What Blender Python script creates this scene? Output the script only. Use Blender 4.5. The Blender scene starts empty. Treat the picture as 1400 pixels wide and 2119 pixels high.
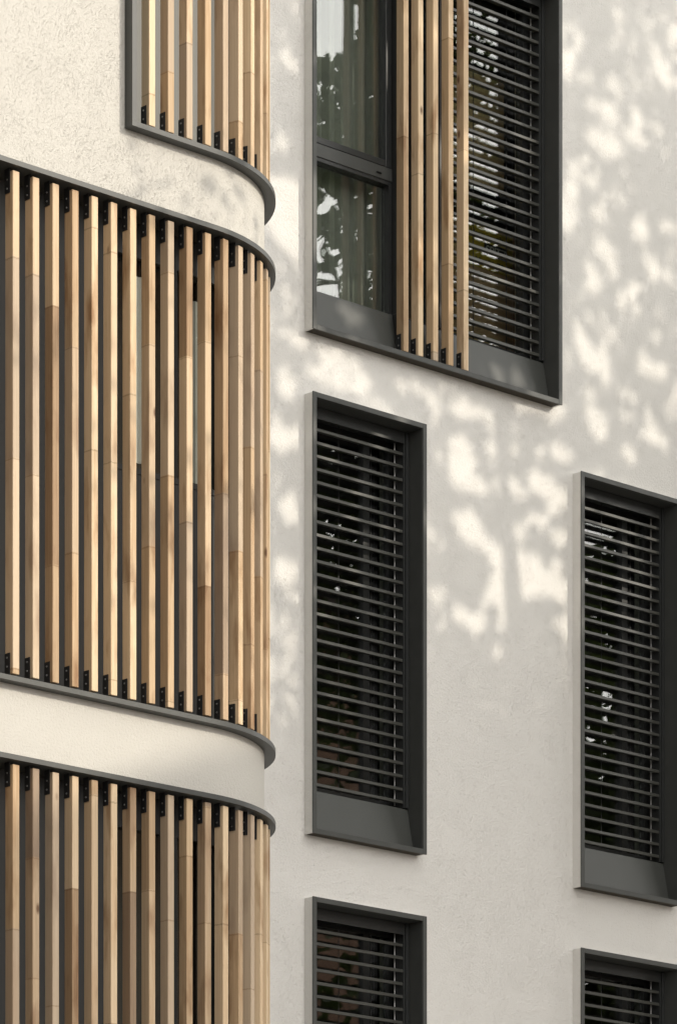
import bpy, bmesh, math, random
from mathutils import Vector, Matrix

S = bpy.context.scene
COL = S.collection
rnd = random.Random(7)

# ------------------------------------------------------------------ camera
ZC = 1.6                                   # eye height; heights below are given above the eye (rel) and lifted by ZC
CA, SA = 0.6759089881, 0.7369851015        # viewing axis in plan: X runs along the facade, Y into it
cam = bpy.data.cameras.new('camera')
cam.sensor_fit = 'HORIZONTAL'
cam.sensor_width = 36.0
cam.lens = 8300.0 / 1400.0 * 36.0
cam.shift_y = (3500.0 - 1059.5) / 1400.0
cam.clip_start = 0.5
cam.clip_end = 2000.0
co = bpy.data.objects.new('camera', cam)
COL.objects.link(co)
co.location = (0, 0, ZC)
co.rotation_euler = (math.radians(90), 0, -math.atan2(CA, SA))
S.camera = co

# ------------------------------------------------------------------ light
SX, SY, SZ = 0.55, -1.0, 0.50              # direction towards the sun
sl = math.sqrt(SX * SX + SY * SY + SZ * SZ)
el = math.asin(SZ / sl)
sun = bpy.data.lights.new('sun', 'SUN')
sun.energy = 1.0
sun.angle = math.radians(0.5)
sun.color = (1.0, 0.91, 0.77)
so = bpy.data.objects.new('sun', sun)
COL.objects.link(so)
so.location = (40, -40, 60)
so.rotation_euler = Vector((SX, SY, SZ)).to_track_quat('Z', 'Y').to_euler()

w = bpy.data.worlds.new('World')
S.world = w
w.use_nodes = True
nt = w.node_tree
bg = nt.nodes['Background']
sky = nt.nodes.new('ShaderNodeTexSky')
sky.sky_type = 'NISHITA'
sky.sun_disc = False
sky.sun_elevation = el
sky.sun_rotation = math.atan2(SX, SY)
sky.air_density = 6.0
sky.dust_density = 1.0
sky.ozone_density = 0.6
hs = nt.nodes.new('ShaderNodeHueSaturation')
hs.inputs['Saturation'].default_value = 0.09
nt.links.new(sky.outputs[0], hs.inputs['Color'])
nt.links.new(hs.outputs[0], bg.inputs['Color'])
bg.inputs['Strength'].default_value = 0.15
S.view_settings.view_transform = 'Standard'
S.view_settings.look = 'None'
S.view_settings.exposure = 1.28
S.view_settings.gamma = 1.0
S.cycles.max_bounces = 8
S.cycles.transparent_max_bounces = 12
S.cycles.caustics_reflective = False
S.cycles.caustics_refractive = False

# ------------------------------------------------------------------ materials
def mat(name):
    m = bpy.data.materials.new(name)
    m.use_nodes = True
    n = m.node_tree.nodes
    return m, n, m.node_tree.links, n['Principled BSDF']

def N(n, kind, **kw):
    x = n.new(kind)
    for k, v in kw.items():
        setattr(x, k, v)
    return x

def plain(name, color, rough=0.5, metal=0.0, spec=0.5, var=0.0, scale=6.0, bump=0.0):
    m, n, l, b = mat(name)
    b.inputs['Base Color'].default_value = (*color, 1)
    b.inputs['Roughness'].default_value = rough
    b.inputs['Metallic'].default_value = metal
    b.inputs['Specular IOR Level'].default_value = spec
    if var or bump:
        tc = N(n, 'ShaderNodeTexCoord')
        ns = N(n, 'ShaderNodeTexNoise')
        ns.inputs['Scale'].default_value = scale
        ns.inputs['Detail'].default_value = 6
        l.new(tc.outputs['Object'], ns.inputs['Vector'])
        if var:
            mx = N(n, 'ShaderNodeMix', data_type='RGBA')
            mx.inputs['A'].default_value = (*[c * (1 - var) for c in color], 1)
            mx.inputs['B'].default_value = (*[min(1, c * (1 + var)) for c in color], 1)
            l.new(ns.outputs['Fac'], mx.inputs['Factor'])
            l.new(mx.outputs['Result'], b.inputs['Base Color'])
        if bump:
            bp = N(n, 'ShaderNodeBump')
            bp.inputs['Strength'].default_value = bump
            bp.inputs['Distance'].default_value = 0.01
            l.new(ns.outputs['Fac'], bp.inputs['Height'])
            l.new(bp.outputs['Normal'], b.inputs['Normal'])
    return m

def stucco(name, color, scratch, grain, seed):
    """Scraped render: fine grain plus short diagonal worm tracks."""
    m, n, l, b = mat(name)
    b.inputs['Roughness'].default_value = 0.92
    b.inputs['Specular IOR Level'].default_value = 0.15
    tc = N(n, 'ShaderNodeTexCoord')
    # large soft tone patches
    big = N(n, 'ShaderNodeTexNoise')
    big.inputs['Scale'].default_value = 0.9
    big.inputs['Detail'].default_value = 4
    l.new(tc.outputs['Object'], big.inputs['Vector'])
    # worm tracks: noise squeezed along diagonals, in two slightly different directions
    tracks = []
    for ang, sc in ((0.85, (55, 130, 260)), (1.25, (48, 130, 230))):
        rot = N(n, 'ShaderNodeVectorRotate', rotation_type='Y_AXIS')
        rot.inputs['Angle'].default_value = ang + seed
        l.new(tc.outputs['Object'], rot.inputs['Vector'])
        mp = N(n, 'ShaderNodeMapping')
        mp.inputs['Scale'].default_value = sc
        l.new(rot.outputs[0], mp.inputs['Vector'])
        wm_ = N(n, 'ShaderNodeTexNoise')
        wm_.inputs['Scale'].default_value = 1.0
        wm_.inputs['Detail'].default_value = 1.5
        wm_.inputs['Distortion'].default_value = 0.5
        l.new(mp.outputs[0], wm_.inputs['Vector'])
        tracks.append(wm_)
    wm = N(n, 'ShaderNodeMath', operation='MAXIMUM')
    l.new(tracks[0].outputs['Fac'], wm.inputs[0])
    l.new(tracks[1].outputs['Fac'], wm.inputs[1])
    msk = N(n, 'ShaderNodeTexNoise')
    msk.inputs['Scale'].default_value = 7.0
    msk.inputs['Detail'].default_value = 3.0
    l.new(tc.outputs['Object'], msk.inputs['Vector'])
    add = N(n, 'ShaderNodeMath', operation='MULTIPLY_ADD')
    add.inputs[1].default_value = 0.16
    l.new(msk.outputs['Fac'], add.inputs[0])
    l.new(wm.outputs[0], add.inputs[2])
    rp = N(n, 'ShaderNodeMapRange')
    rp.inputs['From Min'].default_value = 0.715
    rp.inputs['From Max'].default_value = 0.80
    l.new(add.outputs[0], rp.inputs['Value'])
    # grain
    gr = N(n, 'ShaderNodeTexNoise')
    gr.inputs['Scale'].default_value = 75
    gr.inputs['Detail'].default_value = 5
    gr.inputs['Roughness'].default_value = 0.65
    l.new(tc.outputs['Object'], gr.inputs['Vector'])
    h1 = N(n, 'ShaderNodeMath', operation='MULTIPLY')
    h1.inputs[1].default_value = -scratch
    l.new(rp.outputs[0], h1.inputs[0])
    h2 = N(n, 'ShaderNodeMath', operation='MULTIPLY_ADD')
    h2.inputs[1].default_value = grain
    l.new(gr.outputs['Fac'], h2.inputs[0])
    l.new(h1.outputs[0], h2.inputs[2])
    bp = N(n, 'ShaderNodeBump')
    bp.inputs['Strength'].default_value = 1.0
    bp.inputs['Distance'].default_value = 0.006
    l.new(h2.outputs[0], bp.inputs['Height'])
    l.new(bp.outputs['Normal'], b.inputs['Normal'])
    mx = N(n, 'ShaderNodeMix', data_type='RGBA')
    mx.inputs['A'].default_value = (*[c * 0.955 for c in color], 1)
    mx.inputs['B'].default_value = (*[min(1, c * 1.045) for c in color], 1)
    l.new(big.outputs['Fac'], mx.inputs['Factor'])
    mg = N(n, 'ShaderNodeMix', data_type='RGBA')
    mg.inputs['B'].default_value = (color[0] * 0.55, color[1] * 0.52, color[2] * 0.47, 1)
    k = N(n, 'ShaderNodeMath', operation='MULTIPLY')
    k.inputs[1].default_value = min(0.75, scratch * 0.20)
    l.new(rp.outputs[0], k.inputs[0])
    l.new(k.outputs[0], mg.inputs['Factor'])
    l.new(mx.outputs['Result'], mg.inputs['A'])
    l.new(mg.outputs['Result'], b.inputs['Base Color'])
    return m

def timber():
    m, n, l, b = mat('larch timber')
    b.inputs['Roughness'].default_value = 0.62
    b.inputs['Specular IOR Level'].default_value = 0.25
    tc = N(n, 'ShaderNodeTexCoord')
    oi = N(n, 'ShaderNodeObjectInfo')
    off = N(n, 'ShaderNodeMath', operation='MULTIPLY')
    off.inputs[1].default_value = 37.0
    l.new(oi.outputs['Random'], off.inputs[0])
    sh = N(n, 'ShaderNodeCombineXYZ')
    for i in range(3):
        l.new(off.outputs[0], sh.inputs[i])
    vec = N(n, 'ShaderNodeVectorMath', operation='ADD')
    l.new(tc.outputs['Object'], vec.inputs[0])
    l.new(sh.outputs[0], vec.inputs[1])
    sep = N(n, 'ShaderNodeSeparateXYZ')
    l.new(vec.outputs[0], sep.inputs[0])
    # finger-jointed lengths: irregular cells along the slat
    vz = N(n, 'ShaderNodeTexVoronoi', voronoi_dimensions='1D', feature='F1')
    vz.inputs['Scale'].default_value = 0.95
    l.new(sep.outputs['Z'], vz.inputs['W'])
    ve = N(n, 'ShaderNodeTexVoronoi', voronoi_dimensions='1D', feature='DISTANCE_TO_EDGE')
    ve.inputs['Scale'].default_value = 0.95
    jag = N(n, 'ShaderNodeTexNoise')
    jag.inputs['Scale'].default_value = 90
    l.new(vec.outputs[0], jag.inputs['Vector'])
    jz = N(n, 'ShaderNodeMath', operation='MULTIPLY_ADD')
    jz.inputs[1].default_value = 0.012
    l.new(jag.outputs['Fac'], jz.inputs[0])
    l.new(sep.outputs['Z'], jz.inputs[2])
    l.new(jz.outputs[0], ve.inputs['W'])
    tone = N(n, 'ShaderNodeSeparateColor')
    l.new(vz.outputs['Color'], tone.inputs[0])
    # long grain
    cellv = N(n, 'ShaderNodeVectorMath', operation='MULTIPLY_ADD')
    cellv.inputs[1].default_value = (9, 9, 9)
    l.new(vz.outputs['Color'], cellv.inputs[0])
    l.new(vec.outputs[0], cellv.inputs[2])
    mp = N(n, 'ShaderNodeMapping')
    mp.inputs['Scale'].default_value = (120, 120, 2.2)
    l.new(cellv.outputs[0], mp.inputs['Vector'])
    g = N(n, 'ShaderNodeTexNoise')
    g.inputs['Scale'].default_value = 1.0
    g.inputs['Detail'].default_value = 5
    g.inputs['Distortion'].default_value = 0.6
    l.new(mp.outputs[0], g.inputs['Vector'])
    # cathedral figure
    mp2 = N(n, 'ShaderNodeMapping')
    mp2.inputs['Scale'].default_value = (26, 26, 1.6)
    l.new(cellv.outputs[0], mp2.inputs['Vector'])
    wv = N(n, 'ShaderNodeTexWave', wave_type='RINGS')
    wv.inputs['Scale'].default_value = 1.3
    wv.inputs['Distortion'].default_value = 5.0
    wv.inputs['Detail'].default_value = 2.0
    l.new(mp2.outputs[0], wv.inputs['Vector'])
    # weathered blotches
    mp3 = N(n, 'ShaderNodeMapping')
    mp3.inputs['Scale'].default_value = (9, 9, 2.4)
    l.new(vec.outputs[0], mp3.inputs['Vector'])
    bl = N(n, 'ShaderNodeTexNoise')
    bl.inputs['Scale'].default_value = 1.0
    bl.inputs['Detail'].default_value = 6
    l.new(mp3.outputs[0], bl.inputs['Vector'])
    # colours
    c1 = N(n, 'ShaderNodeValToRGB')
    e = c1.color_ramp.elements
    e[0].position = 0.0
    e[0].color = (0.16, 0.095, 0.052, 1)
    e[1].position = 1.0
    e[1].color = (0.75, 0.595, 0.405, 1)
    x = c1.color_ramp.elements.new(0.35)
    x.color = (0.33, 0.22, 0.13, 1)
    x = c1.color_ramp.elements.new(0.7)
    x.color = (0.60, 0.445, 0.28, 1)
    t1 = N(n, 'ShaderNodeMath', operation='MULTIPLY_ADD')      # tone = .45*cell + .35*object + ...
    t1.inputs[1].default_value = 0.46
    l.new(tone.outputs[0], t1.inputs[0])
    t2 = N(n, 'ShaderNodeMath', operation='MULTIPLY_ADD')
    t2.inputs[1].default_value = 0.52
    t2.inputs[2].default_value = -0.06
    l.new(oi.outputs['Random'], t2.inputs[0])
    l.new(t2.outputs[0], t1.inputs[2])
    t3 = N(n, 'ShaderNodeMath', operation='MULTIPLY_ADD')
    t3.inputs[1].default_value = 0.42
    l.new(g.outputs['Fac'], t3.inputs[0])
    l.new(t1.outputs[0], t3.inputs[2])
    l.new(t3.outputs[0], c1.inputs[0])
    fig = N(n, 'ShaderNodeMix', data_type='RGBA', blend_type='MULTIPLY')
    fr = N(n, 'ShaderNodeMapRange')
    fr.inputs['From Min'].default_value = 0.0
    fr.inputs['From Max'].default_value = 0.35
    fr.inputs['To Min'].default_value = 0.30
    fr.inputs['To Max'].default_value = 0.0
    l.new(wv.outputs['Fac'], fr.inputs['Value'])
    l.new(fr.outputs[0], fig.inputs['Factor'])
    l.new(c1.outputs[0], fig.inputs['A'])
    fig.inputs['B'].default_value = (0.72, 0.55, 0.40, 1)
    we = N(n, 'ShaderNodeMix', data_type='RGBA', blend_type='MULTIPLY')
    wr = N(n, 'ShaderNodeMapRange')
    wr.inputs['From Min'].default_value = 0.54
    wr.inputs['From Max'].default_value = 0.72
    wr.inputs['To Max'].default_value = 0.9
    l.new(bl.outputs['Fac'], wr.inputs['Value'])
    l.new(wr.outputs[0], we.inputs['Factor'])
    l.new(fig.outputs['Result'], we.inputs['A'])
    we.inputs['B'].default_value = (0.46, 0.34, 0.25, 1)
    # greyed lengths
    gy = N(n, 'ShaderNodeMix', data_type='RGBA')
    gy.inputs['B'].default_value = (0.47, 0.40, 0.32, 1)
    gyf = N(n, 'ShaderNodeMapRange')
    gyf.inputs['From Min'].default_value = 0.45
    gyf.inputs['From Max'].default_value = 1.0
    gyf.inputs['To Max'].default_value = 0.6
    l.new(tone.outputs[1], gyf.inputs['Value'])
    l.new(gyf.outputs[0], gy.inputs['Factor'])
    l.new(we.outputs['Result'], gy.inputs['A'])
    # joints
    jm = N(n, 'ShaderNodeMapRange')
    jm.inputs['From Min'].default_value = 0.0015
    jm.inputs['From Max'].default_value = 0.0045
    jm.inputs['To Min'].default_value = 0.38
    jm.inputs['To Max'].default_value = 0.0
    l.new(ve.outputs['Distance'], jm.inputs['Value'])
    jx = N(n, 'ShaderNodeMix', data_type='RGBA')
    jx.inputs['B'].default_value = (0.16, 0.085, 0.04, 1)
    l.new(jm.outputs[0], jx.inputs['Factor'])
    l.new(gy.outputs['Result'], jx.inputs['A'])
    # knots
    kv = N(n, 'ShaderNodeTexVoronoi', feature='F1')
    mpk = N(n, 'ShaderNodeMapping')
    mpk.inputs['Scale'].default_value = (5.0, 5.0, 2.2)
    l.new(vec.outputs[0], mpk.inputs['Vector'])
    kv.inputs['Scale'].default_value = 1.0
    l.new(mpk.outputs[0], kv.inputs['Vector'])
    km = N(n, 'ShaderNodeMapRange')
    km.inputs['From Min'].default_value = 0.03
    km.inputs['From Max'].default_value = 0.075
    km.inputs['To Min'].default_value = 0.85
    km.inputs['To Max'].default_value = 0.0
    l.new(kv.outputs['Distance'], km.inputs['Value'])
    kx = N(n, 'ShaderNodeMix', data_type='RGBA')
    kx.inputs['B'].default_value = (0.11, 0.05, 0.022, 1)
    l.new(km.outputs[0], kx.inputs['Factor'])
    l.new(jx.outputs['Result'], kx.inputs['A'])
    l.new(kx.outputs['Result'], b.inputs['Base Color'])
    bp = N(n, 'ShaderNodeBump')
    bp.inputs['Strength'].default_value = 0.25
    bp.inputs['Distance'].default_value = 0.002
    l.new(g.outputs['Fac'], bp.inputs['Height'])
    l.new(bp.outputs['Normal'], b.inputs['Normal'])
    return m

def glass(name, refl=0.04, tint=(0.80, 0.83, 0.80), ripple=0.35):
    m, n, l, b = mat(name)
    n.remove(b)
    out = n['Material Output']
    gl = N(n, 'ShaderNodeBsdfGlossy')
    gl.inputs['Roughness'].default_value = 0.0
    gl.inputs['Color'].default_value = (0.97, 0.98, 1.0, 1)
    tr = N(n, 'ShaderNodeBsdfTransparent')
    tr.inputs['Color'].default_value = (*tint, 1)
    lw = N(n, 'ShaderNodeLayerWeight')
    lw.inputs['Blend'].default_value = 0.5
    fr = N(n, 'ShaderNodeMath', operation='POWER')
    fr.inputs[1].default_value = 5.0
    l.new(lw.outputs['Facing'], fr.inputs[0])
    ad = N(n, 'ShaderNodeMath', operation='MULTIPLY_ADD', use_clamp=True)
    ad.inputs[1].default_value = 0.9
    ad.inputs[2].default_value = refl
    l.new(fr.outputs[0], ad.inputs[0])
    mx = N(n, 'ShaderNodeMixShader')
    l.new(ad.outputs[0], mx.inputs[0])
    l.new(tr.outputs[0], mx.inputs[1])
    l.new(gl.outputs[0], mx.inputs[2])
    tc = N(n, 'ShaderNodeTexCoord')
    ns = N(n, 'ShaderNodeTexNoise')
    ns.inputs['Scale'].default_value = 2.0
    l.new(tc.outputs['Object'], ns.inputs['Vector'])
    bp = N(n, 'ShaderNodeBump')
    bp.inputs['Strength'].default_value = ripple
    bp.inputs['Distance'].default_value = 0.004
    l.new(ns.outputs['Fac'], bp.inputs['Height'])
    l.new(bp.outputs['Normal'], gl.inputs['Normal'])
    l.new(mx.outputs[0], out.inputs['Surface'])
    return m

def leafmat(name, c1, c2):
    m, n, l, b = mat(name)
    b.inputs['Roughness'].default_value = 0.5
    out = n['Material Output']
    gi = N(n, 'ShaderNodeNewGeometry')
    rp = N(n, 'ShaderNodeMix', data_type='RGBA')
    rp.inputs['A'].default_value = (*c1, 1)
    rp.inputs['B'].default_value = (*c2, 1)
    l.new(gi.outputs['Random Per Island'], rp.inputs['Factor'])
    l.new(rp.outputs['Result'], b.inputs['Base Color'])
    tl = N(n, 'ShaderNodeBsdfTranslucent')
    l.new(rp.outputs['Result'], tl.inputs['Color'])
    mx = N(n, 'ShaderNodeMixShader')
    mx.inputs[0].default_value = 0.35
    l.new(b.outputs[0], mx.inputs[1])
    l.new(tl.outputs[0], mx.inputs[2])
    l.new(mx.outputs[0], out.inputs['Surface'])
    return m

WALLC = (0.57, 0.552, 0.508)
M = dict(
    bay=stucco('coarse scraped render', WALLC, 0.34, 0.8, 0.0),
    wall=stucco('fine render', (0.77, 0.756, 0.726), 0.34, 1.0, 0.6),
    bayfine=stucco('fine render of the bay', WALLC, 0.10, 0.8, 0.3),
    wood=timber(),
    metal=plain('anthracite coated metal', (0.062, 0.065, 0.062), 0.45, 0.0, 0.4, 0.18, 9.0, 0.05),
    louv=plain('anthracite louver paint', (0.055, 0.056, 0.050), 0.40, 0.0, 0.5, 0.10, 20.0),
    soffit=plain('soffit in painted shade', (0.045, 0.038, 0.029), 0.7, 0.0, 0.2),  # brown stands in for deep shade on the underside
    sill=plain('anthracite sheet metal', (0.054, 0.057, 0.053), 0.45, 0.0, 0.5, 0.10, 4.0, 0.04),
    black=plain('black steel bracket', (0.016, 0.017, 0.018), 0.45, 0.0, 0.5, 0.2, 60.0),
    screw=plain('zinc screw head', (0.42, 0.42, 0.42), 0.35, 1.0),
    panel=plain('dark grey cladding panel', (0.050, 0.052, 0.052), 0.5, 0.0, 0.4, 0.12, 5.0),
    greypanel=plain('grey cladding panel', (0.16, 0.165, 0.155), 0.5, 0.0, 0.4, 0.08, 5.0),
    pvc=plain('anthracite window profile', (0.027, 0.029, 0.029), 0.38, 0.0, 0.5, 0.1, 12.0),
    cable=plain('steel guide cable', (0.62, 0.62, 0.62), 0.4, 0.3),
    glass=glass('window glass', 0.08),
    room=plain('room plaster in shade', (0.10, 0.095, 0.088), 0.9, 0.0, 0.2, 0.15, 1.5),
    curtw=plain('white voile curtain', (0.80, 0.79, 0.76), 0.9, 0.0, 0.1, 0.05, 30.0),
    curtg=plain('grey linen curtain', (0.36, 0.355, 0.34), 0.9, 0.0, 0.1, 0.10, 30.0),
    board=plain('brown corrugated board', (0.48, 0.32, 0.19), 0.85, 0.0, 0.2, 0.12, 14.0),
    plyw=plain('beech plywood', (0.72, 0.52, 0.30), 0.6, 0.0, 0.3, 0.12, 5.0),
    yellow=plain('yellow label', (0.42, 0.31, 0.025), 0.5, 0.0, 0.3, 0.05, 8.0),
    ink=plain('black ink', (0.012, 0.012, 0.014), 0.6),
    white=plain('white ink', (0.66, 0.66, 0.64), 0.6),
    asphalt=plain('asphalt', (0.055, 0.055, 0.056), 0.9, 0.0, 0.2, 0.3, 3.0, 0.5),
    paving=plain('concrete paving', (0.48, 0.455, 0.42), 0.85, 0.0, 0.2, 0.15, 2.0, 0.3),
    ground=plain('gravelly ground', (0.20, 0.185, 0.15), 0.95, 0.0, 0.1, 0.25, 1.0, 0.4),
    kerb=plain('granite kerb', (0.36, 0.355, 0.34), 0.8, 0.0, 0.3, 0.2, 12.0),
    line=plain('white road paint', (0.75, 0.75, 0.72), 0.7),
    brick=plain('pale brown brick', (0.30, 0.19, 0.14), 0.9, 0.0, 0.2, 0.3, 9.0, 0.3),
    dbrick=plain('dark brown brick', (0.11, 0.07, 0.05), 0.9, 0.0, 0.2, 0.3, 9.0, 0.3),
    tile=plain('dark roof tiles', (0.075, 0.06, 0.055), 0.8, 0.0, 0.3, 0.3, 7.0, 0.4),
    frame=plain('white window paint', (0.70, 0.70, 0.68), 0.5),
    bark=plain('plane tree bark', (0.16, 0.13, 0.095), 0.9, 0.0, 0.1, 0.4, 5.0, 0.6),
    leaf=leafmat('plane leaves', (0.065, 0.095, 0.025), (0.115, 0.155, 0.045)),
)

# ------------------------------------------------------------------ mesh helpers
class MB:
    def __init__(s):
        s.v, s.f, s.m = [], [], []

    def box(s, x0, x1, y0, y1, z0, z1, m=0):
        b = len(s.v)
        s.v += [(x0, y0, z0), (x1, y0, z0), (x1, y1, z0), (x0, y1, z0), (x0, y0, z1), (x1, y0, z1), (x1, y1, z1), (x0, y1, z1)]
        for q in ((0, 3, 2, 1), (4, 5, 6, 7), (0, 1, 5, 4), (1, 2, 6, 5), (2, 3, 7, 6), (3, 0, 4, 7)):
            s.f.append([b + i for i in q])
            s.m.append(m)
        return s

    def prism(s, prof, x0, x1, m=0):
        """profile of (y, z) points extruded along X"""
        b, k = len(s.v), len(prof)
        s.v += [(x0, y, z) for y, z in prof] + [(x1, y, z) for y, z in prof]
        for i in range(k):
            j = (i + 1) % k
            s.f.append([b + i, b + j, b + k + j, b + k + i])
            s.m.append(m)
        s.f.append([b + i for i in reversed(range(k))])
        s.f.append([b + k + i for i in range(k)])
        s.m += [m, m]
        return s

    def tube(s, p0, p1, r0, r1, seg=8, m=0):
        p0, p1 = Vector(p0), Vector(p1)
        d = (p1 - p0).normalized()
        a = d.orthogonal().normalized()
        c = d.cross(a)
        b = len(s.v)
        for p, r in ((p0, r0), (p1, r1)):
            for i in range(seg):
                t = 2 * math.pi * i / seg
                s.v.append(tuple(p + a * (r * math.cos(t)) + c * (r * math.sin(t))))
        for i in range(seg):
            j = (i + 1) % seg
            s.f.append([b + i, b + j, b + seg + j, b + seg + i])
            s.m.append(m)
        s.f.append([b + i for i in reversed(range(seg))])
        s.f.append([b + seg + i for i in range(seg)])
        s.m += [m, m]
        return s

    def build(s, name, mats, parent=None, bevel=0.0, smooth=False, origin=None):
        me = bpy.data.meshes.new(name)
        pl = Vector((0, 0, 0))
        q = parent
        while q is not None:
            pl = pl + q.location
            q = q.parent
        org = Vector(origin) if origin is not None else pl
        me.from_pydata([tuple(Vector(v) - org) for v in s.v], [], s.f)
        if not isinstance(mats, (list, tuple)):
            mats = [mats]
        for mm in mats:
            me.materials.append(mm)
        if len(mats) > 1:
            me.polygons.foreach_set('material_index', s.m)
        bm = bmesh.new()
        bm.from_mesh(me)
        bmesh.ops.recalc_face_normals(bm, faces=bm.faces)
        if bevel:
            bmesh.ops.bevel(bm, geom=[e for e in bm.edges if e.calc_face_angle(0) > 0.6], offset=bevel, segments=1, affect='EDGES')
        if smooth:
            for f in bm.faces:
                f.smooth = True
            for ed in bm.edges:
                if ed.calc_face_angle(0) > 0.5:
                    ed.smooth = False
        bm.to_mesh(me)
        bm.free()
        o = bpy.data.objects.new(name, me)
        COL.objects.link(o)
        if parent is not None:
            o.parent = parent
        o.location = org - pl if parent is not None else org
        return o

def tag(o, label=None, cat=None, group=None, kind=None):
    for k, v in (('label', label), ('category', cat), ('group', group), ('kind', kind)):
        if v:
            o[k] = v
    return o

def thing(name, label, cat, loc, group=None):
    o = bpy.data.objects.new(name, None)
    COL.objects.link(o)
    o.location = loc
    o.empty_display_size = 0.2
    return tag(o, label, cat, group)

def dup(o, parent, loc=None, rotz=None):
    c = o.copy()
    COL.objects.link(c)
    c.parent = parent
    if loc is not None:
        c.location = loc
    if rotz is not None:
        c.rotation_euler = (0, 0, rotz)
    for ch in o.children:
        d = ch.copy()
        COL.objects.link(d)
        d.parent = c
    return c

# ------------------------------------------------------------------ ground, road, pavements
tag(MB().box(-400, 400, -400, 400, -0.30, 0.0).build('ground', M['ground']), kind='structure')
tag(MB().box(-120, 160, 2.6, 9.2, 0.004, 0.008).build('road', M['asphalt']), kind='structure')
tag(MB().box(-120, 160, 9.4, 17.10, 0.004, 0.13).build('pavement', M['paving']), kind='structure')
tag(MB().box(-120, 160, -5.9, 2.4, 0.004, 0.13).build('pavement', M['paving']), kind='structure')
k = MB()
for i in range(-60, 80):
    for y in (2.4, 9.2):
        k.box(i * 2.0 + 0.006, i * 2.0 + 1.994, y + 0.004, y + 0.196, 0.004, 0.14)
tag(k.build('kerb', M['kerb'], bevel=0.012), kind='structure')
k = MB()
for i in range(-20, 27):
    k.box(i * 6.0, i * 6.0 + 3.0, 5.84, 5.96, 0.010, 0.012)
tag(k.build('road_marking', M['line']), kind='structure')

# ------------------------------------------------------------------ the building
YF = 17.089                  # front face of the metal window surrounds
YW = YF + 0.078              # face of the render
YB = 15.4654                 # front face of the bay rims
R = 0.912
CX = 13.335
R2 = 2.9                     # storey height

def h(z):
    return z + ZC

building = thing('apartment_building', 'pale rendered apartment building with a round-cornered bay and dark metal window surrounds', 'building', (14.0, YW, 0.0))

# windows: name, x0, x1, z0, z1 (outer edges of the metal surround, rel heights)
W_WIDE = (15.475, 17.524, 7.837, 10.382)
W_N1 = (15.475, 16.381, 4.935, 7.477)
W_N2 = (15.475, 16.381, 2.030, 4.570)
W_R1 = (17.689, 18.597, 4.925, 7.472)
W_R2 = (17.689, 18.597, 2.020, 4.552)
WINS = [W_WIDE, W_N1, W_N2, W_R1, W_R2]

def facade():
    T = 0.013                # the render stops behind the surround's face
    xs = sorted({8.0, 27.0} | {v for q in WINS for v in (round(q[0] + T, 4), round(q[1] - T, 4))})
    zs = sorted({-ZC, 12.4} | {v for q in WINS for v in (round(q[2] + T, 4), round(q[3] - T, 4))})
    bm = bmesh.new()
    vs = {}

    def vt(i, j, y):
        kk = (i, j, y)
        if kk not in vs:
            vs[kk] = bm.verts.new((xs[i] - building.location.x, y - building.location.y, h(zs[j])))
        return vs[kk]

    def hole(i, j):
        cx, cz = (xs[i] + xs[i + 1]) / 2, (zs[j] + zs[j + 1]) / 2
        return any(q[0] < cx < q[1] and q[2] < cz < q[3] for q in WINS)

    for i in range(len(xs) - 1):
        for j in range(len(zs) - 1):
            if hole(i, j):
                continue
            for y in (YW, YW + 0.32):
                bm.faces.new([vt(i, j, y), vt(i + 1, j, y), vt(i + 1, j + 1, y), vt(i, j + 1, y)])
            for (di, dj, a, b) in ((-1, 0, (0, 0), (0, 1)), (1, 0, (1, 0), (1, 1)), (0, -1, (0, 0), (1, 0)), (0, 1, (0, 1), (1, 1))):
                ii, jj = i + di, j + dj
                if 0 <= ii < len(xs) - 1 and 0 <= jj < len(zs) - 1 and not hole(ii, jj):
                    continue
                bm.faces.new([vt(i + a[0], j + a[1], YW), vt(i + b[0], j + b[1], YW), vt(i + b[0], j + b[1], YW + 0.32), vt(i + a[0], j + a[1], YW + 0.32)])
    bmesh.ops.recalc_face_normals(bm, faces=bm.faces)
    me = bpy.data.meshes.new('wall')
    bm.to_mesh(me)
    bm.free()
    me.materials.append(M['wall'])
    o = bpy.data.objects.new('wall', me)
    COL.objects.link(o)
    o.parent = building
    return o

facade()
# the rest of the shell, which keeps daylight out of the rooms
sh = MB()
sh.box(8.0, 8.3, YW + 0.322, 27.0, 0, h(12.398))
sh.box(26.7, 27.0, YW + 0.322, 27.0, 0, h(12.398))
sh.box(8.302, 26.698, 26.7, 27.0, 0, h(12.398))
sh.build('rear_wall', M['wall'], building)
MB().box(7.8, 27.2, YW - 0.15, 27.2, h(12.402), h(12.7)).build('roof', M['metal'], building)

# ---- bay geometry: u runs along the front (u = 0 where the curve starts), off is the distance behind the rim face
def bay_pt(u, off):
    if u <= 0:
        return CX + u, YB + off, 0.0
    if u < R * math.pi / 2:
        a = u / R
        r = R - off
        return CX + r * math.sin(a), YB + R - r * math.cos(a), a
    return CX + R - off, YB + R + (u - R * math.pi / 2), math.pi / 2

U_END = R * math.pi / 2 + (YW - YB - R) + 0.02
U_START = -4.3

def u_samples(u0, u1):
    q = [u0]
    n_ = 26
    for i in range(n_ + 1):
        u = R * math.pi / 2 * i / n_
        if u0 + 1e-4 < u < u1 - 1e-4:
            q.append(u)
    q.append(u1)
    return q

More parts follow.
